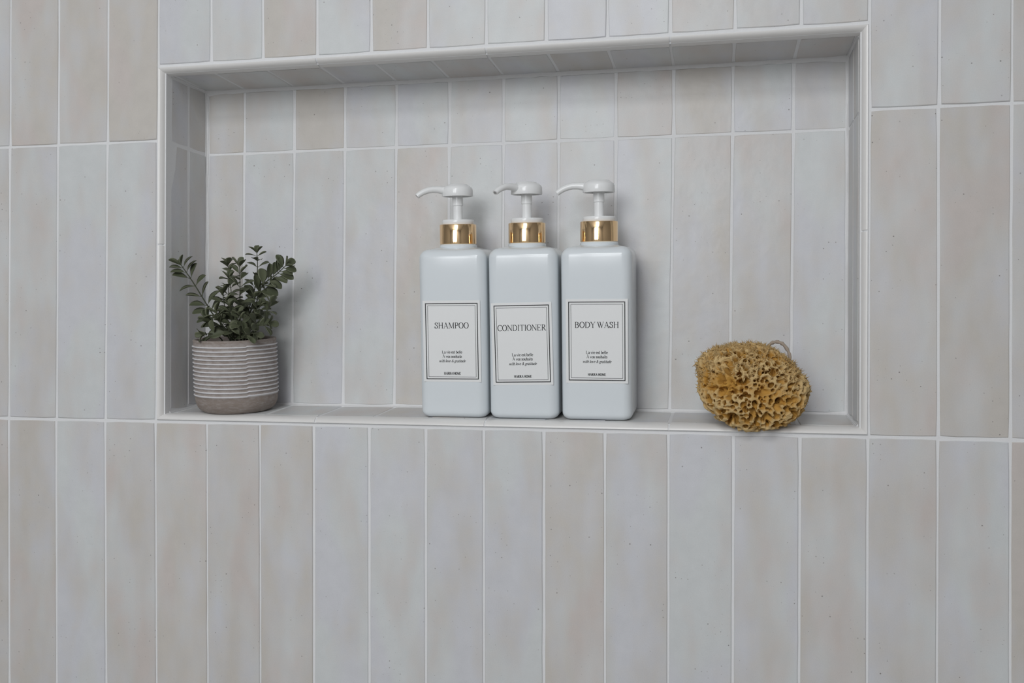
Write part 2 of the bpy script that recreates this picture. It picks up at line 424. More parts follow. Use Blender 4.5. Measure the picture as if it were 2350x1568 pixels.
# niche cheeks
LEN_L = math.hypot(NX0B - NX0F, ND - .012)
for (a, b, wrm) in ((0.0006, .0365, (.35, .2)), (.0365, LEN_L - .001, (.4, .5))):
    zf = shelf_z(.012 + (a + b) / 2)
    add_tile('left', (NX0F, .012, 0), [(a, zf + .0012), (b, zf + .0012), (b, ZJ), (a, ZJ)], wrm[0])
    add_tile('left', (NX0F, .012, 0), [(a, ZJ), (b, ZJ), (b, NZT - .0012), (a, NZT - .0012)], wrm[1])
for (y0, y1, wrm) in ((.0126, .0495, (.3, .25)), (.0495, ND - .001, (.45, .4))):
    zf = shelf_z((y0 + y1) / 2)
    add_tile('right', (NX1, 0, 0), [(-y1, zf + .0012), (-y0, zf + .0012), (-y0, ZJ), (-y1, ZJ)], wrm[0])
    add_tile('right', (NX1, 0, 0), [(-y1, ZJ), (-y0, ZJ), (-y0, NZT - .0012), (-y1, NZT - .0012)], wrm[1])
# shelf and soffit
FX = [NX0B + .001] + [i * T for i in range(4, 15)] + [NX1 - .001]
WF = [.3, .2, .35, .6, .5, .45, .2, .3, .3, .35, .25, .4]
WS = [.3, .3, .35, .2, .35, .4, .25, .6, .2, .45, .5, .55]
for k in range(12):
    d = (ND - .012) * math.sqrt(1 + SL * SL)
    add_tile('floor', (0, .012, .0305), [(FX[k], .0006), (FX[k + 1], .0006), (FX[k + 1], d - .0012), (FX[k], d - .0012)], WF[k])
    add_tile('soffit', (0, 0, NZT), [(FX[k], -(ND - .0012)), (FX[k + 1], -(ND - .0012)), (FX[k + 1], -.0126), (FX[k], -.0126)], WS[k])

# niche trim: rounded profile, pieces mitred in the corners
def trim_profile():
    p = [(0.0040, 0.0), (-0.0010, 0.0)]
    for k in range(0, 11):
        t = k / 10 * PI / 2
        p.append((.012 - .0138 * math.cos(t), 0.0003 + .0067 * math.sin(t)))
    p += [(.0126, .0069), (.0126, .0)]
    return p
PROF = trim_profile()
PROF_G = [(y + .0007, q - .0005) for y, q in PROF]
def trim_piece(side, s0, s1, mit0, mit1, prof=PROF, name='trim_piece', mat=M_TRIM):
    """side: top/bottom run along X, left/right along Z; s is the position along the run; mitre moves the end inwards with q"""
    loops = []
    for s, mit, sg in ((s0, mit0, 1), (s1, mit1, -1)):
        L = []
        for (y, q) in prof:
            ss = s + (sg * q if mit else sg * .0009)
            if side == 'top': L.append((ss, y, HZ1 - q))
            elif side == 'bottom': L.append((ss, y, HZ0 + q))
            elif side == 'left': L.append((HX0 + q * 1.08, y, ss))
            else: L.append((HX1 - q, y, ss))
        loops.append(L)
    me = loops_mesh('trim_piece', loops)
    bm = bmesh.new(); bm.from_mesh(me); bmesh.ops.recalc_face_normals(bm, faces=bm.faces); bm.to_mesh(me); bm.free()
    smooth_by_angle(me, 30)
    link(name, me, mat, wall)
for side in ('top', 'bottom'):
    js = [HX0, 6 * T + .0012, 9 * T, 12 * T, HX1]
    for k in range(4): trim_piece(side, js[k], js[k + 1], k == 0, k == 3)
for side in ('left', 'right'):
    js = [HZ0, .2252, HZ1]
    for k in range(2): trim_piece(side, js[k], js[k + 1], k == 0, k == 1)

for side, a, b in (('top', HX0, HX1), ('bottom', HX0, HX1), ('left', HZ0, HZ1), ('right', HZ0, HZ1)):
    trim_piece(side, a, b, True, True, PROF_G, 'trim_grout', M_GROUT)

# soft caulk in the inner corners of the niche
def caulk(p0, p1, d1, d2, leg=0.0026, seed=0, front=False):
    p0, p1, d1, d2 = map(Vector, (p0, p1, d1, d2)); n = max(6, int((p1 - p0).length / .012)); loops = []
    for i in range(n + 1):
        p = p0.lerp(p1, i / n)
        end = 1.5 * max(0, 1 - (n - i if front else min(i, n - i)) / 1.5) * .5
        l1 = leg * (1 + end + .45 * noise.noise((i * .9, seed, 1.3))); l2 = leg * (1 + end + .45 * noise.noise((i * .9, seed, 8.1)))
        pts = [p - d1 * .0012 - d2 * .0012, p + d1 * l1 - d2 * .0012, p + d1 * l1 + d2 * .0003, p + d1 * l1 * .45 + d2 * l2 * .45 * .62, p + d2 * l2 + d1 * .0003, p + d2 * l2 - d1 * .0012]
        loops.append([tuple(x) for x in pts])
    me = loops_mesh('caulk_bead', loops)
    bm = bmesh.new(); bm.from_mesh(me); bmesh.ops.recalc_face_normals(bm, faces=bm.faces); bm.to_mesh(me); bm.free()
    smooth_by_angle(me, 50)
    link('caulk_bead', me, M_CAULK, wall)
X, Y, Z = Vector((1, 0, 0)), Vector((0, 1, 0)), Vector((0, 0, 1))
zs, zf = shelf_z(ND), shelf_z(.012)
caulk((NX0B, ND, NZT), (NX1, ND, NZT), -Y, -Z, .0036, 1); caulk((NX0B, ND, zs), (NX1, ND, zs), -Y, Z, .0022, 2)
caulk((NX0B, ND, zs), (NX0B, ND, NZT), -Y, X, .0022, 3); caulk((NX1, ND, zs), (NX1, ND, NZT), -Y, -X, .0022, 4)
caulk((NX0F, .0125, NZT), (NX0B, ND, NZT), X, -Z, .0017, 5, True); caulk((NX1, .0125, NZT), (NX1, ND, NZT), -X, -Z, .0017, 6, True)
caulk((NX0F, .0125, zf), (NX0B, ND, zs), X, Z, .0017, 7, True); caulk((NX1, .0125, zf), (NX1, ND, zs), -X, Z, .0019, 8, True)

# rest of the bathroom around the camera
structure(link('floor', box_mesh('floor', ROOM_X0, ROOM_X1, ROOM_Y0, 0.0, ROOM_Z0 - .05, ROOM_Z0), M_FLOOR))
structure(link('ceiling', box_mesh('ceiling', ROOM_X0, ROOM_X1, ROOM_Y0, 0.0, ROOM_Z1, ROOM_Z1 + .05), M_PAINT))
structure(link('wall_left', box_mesh('wall_left', ROOM_X0 - .05, ROOM_X0, ROOM_Y0, 0.0, ROOM_Z0, ROOM_Z1), M_DARKWALL))
structure(link('wall_right', box_mesh('wall_right', ROOM_X1, ROOM_X1 + .05, ROOM_Y0, 0.0, ROOM_Z0, ROOM_Z1), M_DARKWALL))
structure(link('wall_front', box_mesh('wall_front', ROOM_X0, ROOM_X1, ROOM_Y0 - .05, ROOM_Y0, ROOM_Z0, ROOM_Z1), M_PAINT))

def window():
    bm_v = []; bm_f = []
    def b(x0, x1, z0, z1, y0, y1):
        k = len(bm_v); bm_v.extend([(x, y, z) for z in (z0, z1) for y in (y0, y1) for x in (x0, x1)])
        bm_f.extend([tuple(k + i for i in q) for q in ((0, 2, 3, 1), (4, 5, 7, 6), (0, 1, 5, 4), (2, 6, 7, 3), (0, 4, 6, 2), (1, 3, 7, 5))])
    x0, x1, z0, z1 = WIN_X - WIN_W / 2, WIN_X + WIN_W / 2, WIN_Z - WIN_H / 2, WIN_Z + WIN_H / 2
    y0, y1, t = ROOM_Y0 + .0, ROOM_Y0 + .05, .05
    b(x0 - t, x0, z0 - t, z1 + t, y0, y1); b(x1, x1 + t, z0 - t, z1 + t, y0, y1); b(x0, x1, z0 - t, z0, y0, y1); b(x0, x1, z1, z1 + t, y0, y1)
    b(WIN_X - .035, WIN_X + .035, z0, z1, ROOM_Y0 + .021, y1)  # mullion added to put a dark line in the collar reflections
    structure(link('added_window_frame', mesh('added_window_frame', bm_v, bm_f), M_FRAME))
window()

# ================================================================== LETTERING (own serif stroke letters, cap height 1)
def ell(cx, cy, rx, ry, a0, a1, n=18):
    return [(cx + rx * math.cos(math.radians(a0 + (a1 - a0) * k / n)), cy + ry * math.sin(math.radians(a0 + (a1 - a0) * k / n))) for k in range(n + 1)]
def V_(x, y0=0.0, y1=1.0, k='T', s0=True, s1=True, L=.13):
    r = [([(x, y0), (x, y1)], k)]
    if s0: r.append(([(x - L, y0 + .02), (x + L, y0 + .02)], 's'))
    if s1: r.append(([(x - L, y1 - .02), (x + L, y1 - .02)], 's'))
    return r
def sf(x, y, L=.13): return ([(x - L, y), (x + L, y)], 's')
GL = {}
GL['H'] = (V_(.18) + V_(.76) + [([(.18, .53), (.76, .53)], 't')], .94)
GL['A'] = ([([(.44, 1), (.12, 0)], 't'), ([(.42, 1), (.76, 0)], 'T'), ([(.23, .34), (.64, .34)], 't'), sf(.11, .02, .11), sf(.76, .02, .13)], .88)
GL['M'] = (V_(.17, 0, 1, 't', True, False, .12) + [([(.2, .98), (.56, .06)], 'T'), ([(.56, .06), (.92, .98)], 't'), sf(.12, .98, .09), sf(1.0, .98, .09)] + V_(.92, 0, 1, 'T', True, False), 1.12)
GL['P'] = (V_(.18, 0, 1) + [([(.18, .97)] + ell(.36, .73, .26, .245, 90, -90) + [(.18, .485)], 'a')], .72)
GL['O'] = ([(ell(.46, .5, .37, .49, 0, 360, 36), 'a')], .92)
GL['S'] = ([([(.56, .74), (.54, .86), (.46, .95), (.33, .975), (.2, .94), (.13, .84), (.14, .72), (.23, .62), (.4, .52), (.54, .41), (.58, .28), (.53, .13), (.42, .04), (.29, .025), (.17, .07), (.1, .17), (.08, .29)], 'a'), ([(.56, .70), (.57, .98)], 't'), ([(.08, .32), (.075, .02)], 't')], .68)
GL['C'] = ([(ell(.48, .5, .40, .49, 42, 318, 30), 'a'), ([(.80, .68), (.80, .99)], 't')], .86)
GL['N'] = (V_(.17, 0, 1, 't', True, False) + V_(.80, 0, 1, 't', False, True) + [([(.15, .98), (.80, .03)], 'T'), sf(.12, .98, .10)], .95)
GL['D'] = (V_(.18) + [([(.18, .975)] + ell(.38, .5, .44, .475, 90, -90, 22) + [(.18, .025)], 'a')], .92)
GL['I'] = (V_(.21), .42)
GL['T'] = (V_(.41, 0, 1, 'T', True, False) + [([(.05, .97), (.77, .97)], 't'), ([(.06, .98), (.04, .76)], 't'), ([(.76, .98), (.78, .76)], 't')], .82)
GL['E'] = (V_(.18) + [([(.18, .97), (.66, .97)], 't'), ([(.18, .03), (.69, .03)], 't'), ([(.18, .52), (.5, .52)], 't'), ([(.66, .98), (.66, .79)], 't'), ([(.68, .02), (.73, .24)], 't'), ([(.5, .62), (.5, .42)], 't')], .80)
GL['R'] = (GL['P'][0] + [([(.38, .49), (.74, .01)], 'T'), sf(.80, .02, .08)], .88)
GL['B'] = (V_(.18) + [([(.18, .97)] + ell(.36, .75, .23, .225, 90, -90) + [(.18, .525)], 'a'), ([(.18, .52)] + ell(.38, .275, .28, .25, 90, -90) + [(.18, .025)], 'a')], .80)
GL['Y'] = ([([(.1, .98), (.44, .46)], 'T'), ([(.78, .98), (.44, .46)], 't'), sf(.12, .98, .13), sf(.76, .98, .11)] + V_(.44, 0, .48, 'T', True, False), .88)
GL['W'] = ([([(.1, .98), (.37, .02)], 'T'), ([(.37, .02), (.58, .8)], 't'), ([(.48, .98), (.76, .02)], 'T'), ([(.76, .02), (1.04, .98)], 't'), sf(.1, .98, .12), sf(.46, .98, .11), sf(1.04, .98, .10)], 1.14)
GL['L'] = (V_(.18) + [([(.18, .03), (.66, .03)], 't'), ([(.65, .02), (.70, .26)], 't')], .74)
GL['\u00c0'] = (GL['A'][0] + [([(.30, 1.28), (.44, 1.10)], 'T')], .88)
x_ = .67
GL['a'] = ([(ell(.22, .46, .17, .2, 150, 0, 8) + [(.39, .1), (.44, .03), (.5, .05)], 'a'), (ell(.22, .17, .15, .16, 70, 360, 12), 'a')], .5)
GL['v'] = ([([(.08, x_), (.27, 0)], 'T'), ([(.46, x_), (.27, 0)], 't'), sf(.08, x_ - .02, .09), sf(.46, x_ - .02, .07)], .53)
GL['i'] = (V_(.15, 0, x_, 'T', True, False, .1) + [sf(.1, x_ - .02, .06), ([(.15, .88), (.15, 1.0)], 'T')], .3)
GL['e'] = ([([(.09, .37), (.44, .37)] + ell(.26, .34, .19, .32, 5, 310, 20), 'a')], .5)
GL['s'] = ([([(.33, .5), (.3, .62), (.2, .65), (.1, .6), (.08, .5), (.16, .4), (.28, .32), (.35, .2), (.3, .06), (.19, .02), (.09, .06), (.06, .19)], 'a')], .43)
GL['t'] = ([([(.16, .88), (.16, .12), (.21, .03), (.3, .05)], 'T'), ([(.03, x_ - .02), (.29, x_ - .02)], 't')], .32)
GL['b'] = ([([(.13, 0), (.13, 1.03)], 'T'), sf(.08, 1.0, .06), (ell(.29, .33, .2, .32, 150, -150, 20), 'a')], .54)
GL['l'] = (V_(.15, 0, 1.03, 'T', True, False, .1) + [sf(.1, 1.0, .06)], .3)
GL['o'] = ([(ell(.26, .33, .2, .32, 0, 360, 24), 'a')], .52)
GL['u'] = ([([(.12, x_), (.12, .17), (.18, .05), (.28, .03), (.4, .12)], 'T'), ([(.41, x_), (.41, 0)], 'T'), sf(.07, x_ - .02, .06), sf(.37, x_ - .02, .05), sf(.46, .02, .05)], .54)
GL['h'] = ([([(.13, 0), (.13, 1.03)], 'T'), sf(.08, 1.0, .06), sf(.13, .02, .1), sf(.42, .02, .1), ([(.13, .5), (.22, .62), (.33, .64), (.41, .55), (.42, .42), (.42, 0)], 'T')], .55)
GL['w'] = ([([(.06, x_), (.2, 0)], 'T'), ([(.36, x_), (.2, 0)], 't'), ([(.36, x_), (.52, 0)], 'T'), ([(.68, x_), (.52, 0)], 't')], .75)
GL['g'] = ([(ell(.25, .42, .17, .22, 0, 360, 18), 'a'), (ell(.25, -.12, .2, .15, 0, 360, 18), 'a'), ([(.16, .22), (.13, .1), (.3, .05)], 't'), ([(.38, .58), (.5, .62)], 'T')], .52)
GL['r'] = (V_(.13, 0, x_, 'T', True, False, .1) + [([(.13, .45), (.22, .62), (.33, .62)], 'T')], .37)
GL['d'] = ([([(.41, 0), (.41, 1.03)], 'T'), sf(.36, 1.0, .06), (ell(.25, .33, .2, .32, 30, 330, 20), 'a')], .54)
GL['&'] = ([([(.72, .42), (.6, .16), (.42, .02), (.22, .03), (.1, .18), (.16, .36), (.42, .58), (.5, .76), (.44, .93), (.33, .97), (.24, .88), (.26, .7), (.42, .4), (.6, .1), (.76, .03)], 'a')], .82)
GL[' '] = ([], .28)
WID = {'T': .13, 't': .058, 's': .048}
def text_geo(txt, width, cap_h, cx, cy, bold=1.0, shear=0.0, V=None, Fc=None, y=0.0, rot=0.0, pc=(0, 0), track=0.0):
    """flat polygons in the XZ plane; letters centred on (cx, cy) and fitted to the width"""
    tot = sum(GL[c][1] + track for c in txt); sx = width / tot
    pen = -tot / 2
    for c in txt:
        for pts, k in GL[c][0]:
            n = len(pts)
            for a in range(n - 1):
                p, q = Vector(pts[a]), Vector(pts[a + 1]); d = (q - p)
                if d.length < 1e-6: continue
                d.normalize()
                wd = WID[k] if k != 'a' else WID['t'] + (WID['T'] * 1.05 - WID['t']) * abs(d.y) ** 1.3
                wd *= bold
                nrm = Vector((-d.y, d.x)) * wd / 2
                e = d * (wd * .25 if n > 2 else 0)
                i = len(V)
                for s in (p + nrm - e, p - nrm - e, q - nrm + e, q + nrm + e):
                    X_ = (s.x + pen + shear * s.y) * sx + cx; Z_ = (s.y - .5) * cap_h + cy
                    X_ -= pc[0]; Z_ -= pc[1]
                    V.append((X_ * math.cos(rot) - Z_ * math.sin(rot) + pc[0], y, X_ * math.sin(rot) + Z_ * math.cos(rot) + pc[1]))
                Fc.append((i, i + 1, i + 2, i + 3))
        pen += GL[c][1] + track

# ================================================================== BOTTLES
BW, BD, BH = 0.0755, 0.0700, 0.1870
TH = math.atan(SL)
def rrect(w_, d_, r, z, n=8):
    r = max(r, .0005); L = []
    for qx, qy, a0 in ((1, 1, 0), (-1, 1, 90), (-1, -1, 180), (1, -1, 270)):
        for k in range(n + 1):
            a = math.radians(a0 + 90 * k / n)
            L.append((qx * (w_ / 2 - r) + r * math.cos(a), qy * (d_ / 2 - r) + r * math.sin(a), z))
    return L
def make_bottle_meshes():
    M = {}
    R = .0105; loops = []
    prof = [(.012, .0004), (.0085, 0.0)]
    for k in range(1, 8):
        a = k / 7 * PI / 2; prof.append((.0078 * (1 - math.sin(a)), .0078 * (1 - math.cos(a))))
    prof += [(0, .05), (0, .10), (0, .15)]
    for k in range(0, 9):
        a = k / 8 * PI / 2; prof.append((.0105 * (1 - math.cos(a)), .1735 + .0105 * math.sin(a)))
    prof += [(.0145, .1850), (.0180, .1860)]
    for ins, z in prof:
        loops.append(rrect(BW - 2 * ins, BD - 2 * ins, max(R - ins * .75, .003), z))
    M['body'] = loops_mesh('bottle_body', loops)
    M['neck'] = lathe('neck', [(.0208, .1850), (.0208, .1880), (.0200, .1888), (.0195, .1905)], 48)
    g0, g1 = .1895, .2112
    M['collar'] = lathe('collar', [(.0190, g0), (.0200, g0), (.02035, g0 + .0004), (.02035, g1 - .0006), (.0199, g1), (.0185, g1)], 64)
    M['cap'] = lathe('closure_cap', [(.0165, g1 - .001), (.0175, g1), (.0178, g1 + .0006), (.0178, g1 + .0045), (.0173, g1 + .0052), (.006, g1 + .0056)], 48)
    s0 = g1 + .0050; s1 = s0 + .0270
    M['stem'] = lathe('pump_stem', [(.0052, s0), (.0052, s0 + .0155), (.0060, s0 + .0162), (.0060, s1)], 32)
    h0 = s1 - .0010
    M['head'] = lathe('pump_head', [(.0062, h0 + .0020), (.0155, h0 + .0020), (.0158, h0), (.0170, h0), (.0173, h0 + .0008), (.0170, h0 + .0075), (.0160, h0 + .0096), (.0130, h0 + .0118), (.0120, h0 + .0122), (.0112, h0 + .0130), (.007, h0 + .0138), (.001, h0 + .0141)], 48)
    # spout along -X
    pts = [(-.010, 0, h0 + .0060), (-.016, 0, h0 + .0068), (-.022, 0, h0 + .0076), (-.028, 0, h0 + .0076), (-.033, 0, h0 + .0066), (-.038, 0, h0 + .0048), (-.0425, 0, h0 + .0022), (-.0450, 0, h0 + .0002)]
    M['spout'] = tube('spout', pts, [.0060, .0052, .0046, .0043, .0041, .0039, .0037, .0035], 14, .85)
    M['hole'] = tube('spout_shade_disc', [(-.0449, 0, h0 + .0003), (-.0451, 0, h0 + .0001)], .0022, 12, .85)  # flat disc on the closed spout end, coloured as the shaded opening
    for k in M: smooth_by_angle(M[k], 40)
    return M
BM = make_bottle_meshes()
def label_meshes(title, title_w, rot, dx, dz, lw, lh):
    c = (dx, dz); out = {}
    yl = -BD / 2
    def rp(x, z): return (c[0] + x * math.cos(rot) - z * math.sin(rot), c[1] + x * math.sin(rot) + z * math.cos(rot))
    # sticker: thin slab
    P = [rp(-lw / 2, -lh / 2), rp(lw / 2, -lh / 2), rp(lw / 2, lh / 2), rp(-lw / 2, lh / 2)]
    v = [(x, yl + .0002, z) for x, z in P] + [(x, yl - .00015, z) for x, z in P]
    out['label'] = mesh('label', v, [(4, 5, 6, 7), (3, 2, 1, 0), (0, 1, 5, 4), (1, 2, 6, 5), (2, 3, 7, 6), (3, 0, 4, 7)])
    y = yl - .00022
    def frame(ins, wd):
        V = []; Fc = []
        a, b = lw / 2 - ins, lh / 2 - ins
        o_ = [rp(-a, -b), rp(a, -b), rp(a, b), rp(-a, b)]; a -= wd; b -= wd
        i_ = [rp(-a, -b), rp(a, -b), rp(a, b), rp(-a, b)]
        V = [(x, y, z) for x, z in o_ + i_]
        Fc = [(k, (k + 1) % 4, 4 + (k + 1) % 4, 4 + k) for k in range(4)]
        return mesh('border_line', V, Fc)
    out['outer'] = frame(.0027, .00095); out['inner'] = frame(.0053, .00040)
    def txt(s, wf, cap, yf, **kw):
        V = []; Fc = []
        text_geo(s, wf * lw, cap, c[0], c[1] + lh * (.5 - yf), V=V, Fc=Fc, y=y, rot=rot, pc=c, **kw)
        return mesh('lettering', V, Fc)
    out['t'] = [txt(title, title_w, .0064, .305), txt('La vie est belle', .355, .0031, .632, bold=1.15), txt('\u00c0 vos souhaits', .34, .0031, .684, bold=1.15),
                txt('with love & gratitude', .46, .0030, .741, bold=1.1, shear=.28), txt('HARRA HOME', .295, .0027, .896, bold=2.0)]
    return out
def bottle(x, yaw, spout_ang, title, title_w, lrot, ldx, ldz, lw, lh, label, yc=.0475):
    root = empty('pump_bottle', (x, yc, shelf_z(yc) + .0003), (TH, 0, yaw))
    tag(root, label, 'bottle', 'white pump bottles on the niche shelf')
    link('bottle_body', BM['body'], M_PLASTIC, root)
    link('neck', BM['neck'], M_PLASTIC, root)
    link('collar', BM['collar'], M_GOLD, root)['label'] = 'polished gold collar'
    link('closure_cap', BM['cap'], M_PUMP, root)
    link('pump_stem', BM['stem'], M_PUMP, root)
    hd = link('pump_head', BM['head'], M_PUMP, root)
    hd.rotation_euler = (0, 0, spout_ang)
    link('spout', BM['spout'], M_PUMP, hd); link('spout_shade_disc', BM['hole'], M_SPOUT_SHADE, hd)
    L = label_meshes(title, title_w, lrot, ldx, ldz, lw, lh)
    lb = link('label', L['label'], M_LABEL, root)
    lb['label'] = 'white paper label with a double black border'
    link('border_line', L['outer'], M_INK, lb); link('border_line', L['inner'], M_INK, lb)
    for me in L['t']: link('lettering', me, M_INK, lb)
    return root
bottle(.5460, .02, math.radians(22), 'SHAMPOO', .60, 0.003, -.0003, .0840, .0640, .0885, 'white square pump bottle labelled SHAMPOO, leftmost of the three, nearest the plant')
bottle(.6240, .02, math.radians(52), 'CONDITIONER', .81, 0.017, -.0005, .0815, .0655, .0885, 'white square pump bottle labelled CONDITIONER between the two others')
bottle(.7035, .0, math.radians(4), 'BODY WASH', .715, -.001, .0010, .0845, .0655, .0890, 'white square pump bottle labelled BODY WASH, nearest the sponge')

# ================================================================== POTTED PLANT
POT_C = Vector((.2748, .0420, shelf_z(.0420)))
plant = empty('potted_plant', POT_C, (TH, 0, 0))
tag(plant, 'small green artificial leafy plant in a ribbed grey clay pot', 'potted plant')
def make_pot():
    R, Hh = .0475, .0850
    pitch, z0, z1 = .00468, .0205, .0785
    prof = []
    prof += [(.0, 0.0006), (.030, .0004), (.0335, 0.0)]
    for k in range(1, 9):
        a = k / 8 * PI / 2; prof.append((.0335 + .0135 * math.sin(a), .0165 * (1 - math.cos(a))))
    prof.append((R - .0003, z0 - .0008))
    nr = int((z1 - z0) / pitch)
    for i in range(nr + 1):
        zb = z0 + i * pitch
        prof += [(R + .0006, zb), (R + .0010, zb + .0004), (R + .0007, zb + .0009), (R - .0004, zb + .0016), (R - .0006, zb + .0028), (R - .0004, zb + .0040)]
    ztop_r = z0 + nr * pitch + .0045
    prof += [(R - .0004, ztop_r + .001), (R, Hh - .0012), (R - .0006, Hh - .0002), (R - .0020, Hh), (R - .0036, Hh - .0004), (R - .0042, Hh - .002), (R - .0045, Hh - .020)]
    n = 128; v = []; f = []; paint = []
    a_seam = math.radians(-46)
    for (r, z) in prof:
        inr = z0 - .0005 <= z <= ztop_r and r > R - .0008
        for k in range(n):
            a = a_seam + 2 * PI * k / n
            dz = .0011 * (1 - k / (n - 1)) * .9 if inr else 0
            wob = 1 + .0022 * noise.noise((math.cos(a) * 2, math.sin(a) * 2, z * 60))
            v.append((r * wob * math.cos(a), r * wob * math.sin(a), z + dz))
            if inr: p = .95 if r > R + .0005 else (.30 if r > R - .0002 else .13)
            else: p = .03
            paint.append(p)
    m = len(prof)
    for i in range(m - 1):
        for k in range(n):
            k2 = (k + 1) % n
            f.append((i * n + k, i * n + k2, (i + 1) * n + k2, (i + 1) * n + k))
    me = mesh('pot', v, f)
    at = me.attributes.new('paint', 'FLOAT', 'POINT'); at.data.foreach_set('value', paint)
    return me
link('pot', make_pot(), M_POT, plant, True)['label'] = 'ribbed grey clay pot with whitewashed ridges'
def make_soil():
    n = 40; v = [(0, 0, .0775)]; f = []
    for ri, r in enumerate((.012, .024, .035, .0432)):
        for k in range(n):
            a = 2 * PI * k / n
            v.append((r * math.cos(a), r * math.sin(a), .0770 + .0015 * noise.noise((r * 90 * math.cos(a), r * 90 * math.sin(a), 3))))
    for k in range(n): f.append((0, 1 + k, 1 + (k + 1) % n))
    for ri in range(3):
        for k in range(n):
            a, b = 1 + ri * n + k, 1 + ri * n + (k + 1) % n; f.append((a, a + n, b + n, b))
    me = mesh('soil', v, f)
    bm = bmesh.new(); bm.from_mesh(me); bmesh.ops.solidify(bm, geom=bm.faces[:], thickness=.004); bmesh.ops.recalc_face_normals(bm, faces=bm.faces); bm.to_mesh(me); bm.free()
    return me
link('soil', make_soil(), M_SOIL, plant, True)

def leaf_mesh(seed, wid, cup, bend):
    """leaf along +X, upper face +Z, length 1"""
    prof = [(0.0, .045), (.12, .06), (.25, .22), (.42, .40), (.60, .49), (.77, .48), (.90, .38), (.97, .22), (1.0, .07)]
    v = []; f = []; rim = []
    th = .022
    for side in (1, -1):
        for (x, hw) in prof:
            for j in (-1, -.55, 0, .55, 1):
                y = j * hw * wid
                z = cup * (abs(j) ** 1.6) * hw * .55 - bend * x * x + .012 * math.sin(seed + 7 * x) * j - (.02 * (1 - abs(j)) if side > 0 else 0)
                edge = abs(j) == 1 or x >= 1.0 or x == 0
                v.append((x, y, z + (0 if edge else side * th / 2))); rim.append(1.0 if abs(j) == 1 else 0.0)
    m = len(prof)
    for s in (0, 1):
        o = s * m * 5
        for i in range(m - 1):
            for j in range(4):
                q = (o + i * 5 + j, o + (i + 1) * 5 + j, o + (i + 1) * 5 + j + 1, o + i * 5 + j + 1)
                f.append(q if s == 0 else tuple(reversed(q)))
    me = mesh('leaf', v, f)
    me.attributes.new('rim', 'FLOAT', 'POINT').data.foreach_set('value', rim)
    bm = bmesh.new(); bm.from_mesh(me); bmesh.ops.remove_doubles(bm, verts=bm.verts, dist=.0006); bm.to_mesh(me); bm.free()
    me.materials.append(M_LEAF); me.polygons.foreach_set('use_smooth', [True] * len(me.polygons))
    return me
LEAVES = [leaf_mesh(1, .60, .5, .10), leaf_mesh(2.2, .66, .35, .22), leaf_mesh(3.1, .52, .6, .02), leaf_mesh(4.7, .62, .45, .30)]
inv_plant = Matrix.LocRotScale(POT_C, Matrix.Rotation(TH, 3, 'X'), None).inverted()
def catmull(P, n):
    P = [Vector(p) for p in P]; P = [P[0] * 2 - P[1]] + P + [P[-1] * 2 - P[-2]]; out = []
    segs = len(P) - 3
    for k in range(n + 1):
        t = k / n * segs; i = min(int(t), segs - 1); u = t - i; a, b, c, d = P[i:i + 4]
        out.append(.5 * ((2 * b) + (c - a) * u + (2 * a - 5 * b + 4 * c - d) * u * u + (3 * b - a - 3 * c + d) * u ** 3))
    return out
lr = random.Random(11)
def make_stem(pts, radius, pairs, size, phase, planar=False, spread=58, tip=True, size_tip=.62):
    """pts in world space; pairs: positions 0..1 of opposite leaf pairs"""
    base = Vector(pts[0])
    pts = [base + Vector((0, .001, -.008))] + [Vector(p) for p in pts]
    loc = [inv_plant @ p for p in pts]
    path = catmull(loc, 24)
    st = link('stem', tube('stem', path, [radius * (1 - .55 * k / 24) for k in range(25)], 6), M_STEM, plant, True)
    view = (Vector((.83, -1.02, .11)) - Vector(pts[-1])).normalized()
    view = (inv_plant.to_3x3() @ view)
    def put(pos, d, up, L):
        d = d.normalized(); n = (up - d * up.dot(d)).normalized(); s = n.cross(d)
        me = lr.choice(LEAVES)
        o = link('leaf', me, None, st)
        m = Matrix((d * L, s * L, n * L)).transposed().to_4x4(); m.translation = pos
        o.matrix_local = m
    for q, t in enumerate(pairs):
        k = max(1, min(23, int(t * 24))); p = path[k]; td = (path[k + 1] - path[k - 1]).normalized()
        e1 = td.cross(view).normalized(); e2 = e1.cross(td).normalized()
        ang = phase + (q % 2) * (PI / 2 if not planar else .25) + lr.uniform(-.25, .25)
        for sg in (1, -1):
            side = (e1 * math.cos(ang) + e2 * math.sin(ang)) * sg
            a = math.radians(spread + lr.uniform(-12, 12))
            d = td * math.cos(a) + side * math.sin(a); up = td * math.sin(a) - side * math.cos(a)
            up = up + e2 * (lr.uniform(.25, .75) if planar else lr.uniform(-.1, .55))
            L = size * (1 - (1 - size_tip) * t) * lr.uniform(.88, 1.12)
            put(p + side * radius * .6, d, up, L)
    if tip:
        p = path[-1]; td = (path[-1] - path[-3]).normalized(); e1 = td.cross(view).normalized(); e2 = e1.cross(td).normalized()
        for q in range(3):
            ang = phase + q * 2.1 + .5
            side = e1 * math.cos(ang) + e2 * math.sin(ang); a = math.radians(28 + 8 * lr.random())
            put(p, td * math.cos(a) + side * math.sin(a), td * math.sin(a) - side * math.cos(a), size * size_tip * lr.uniform(.8, 1.0))
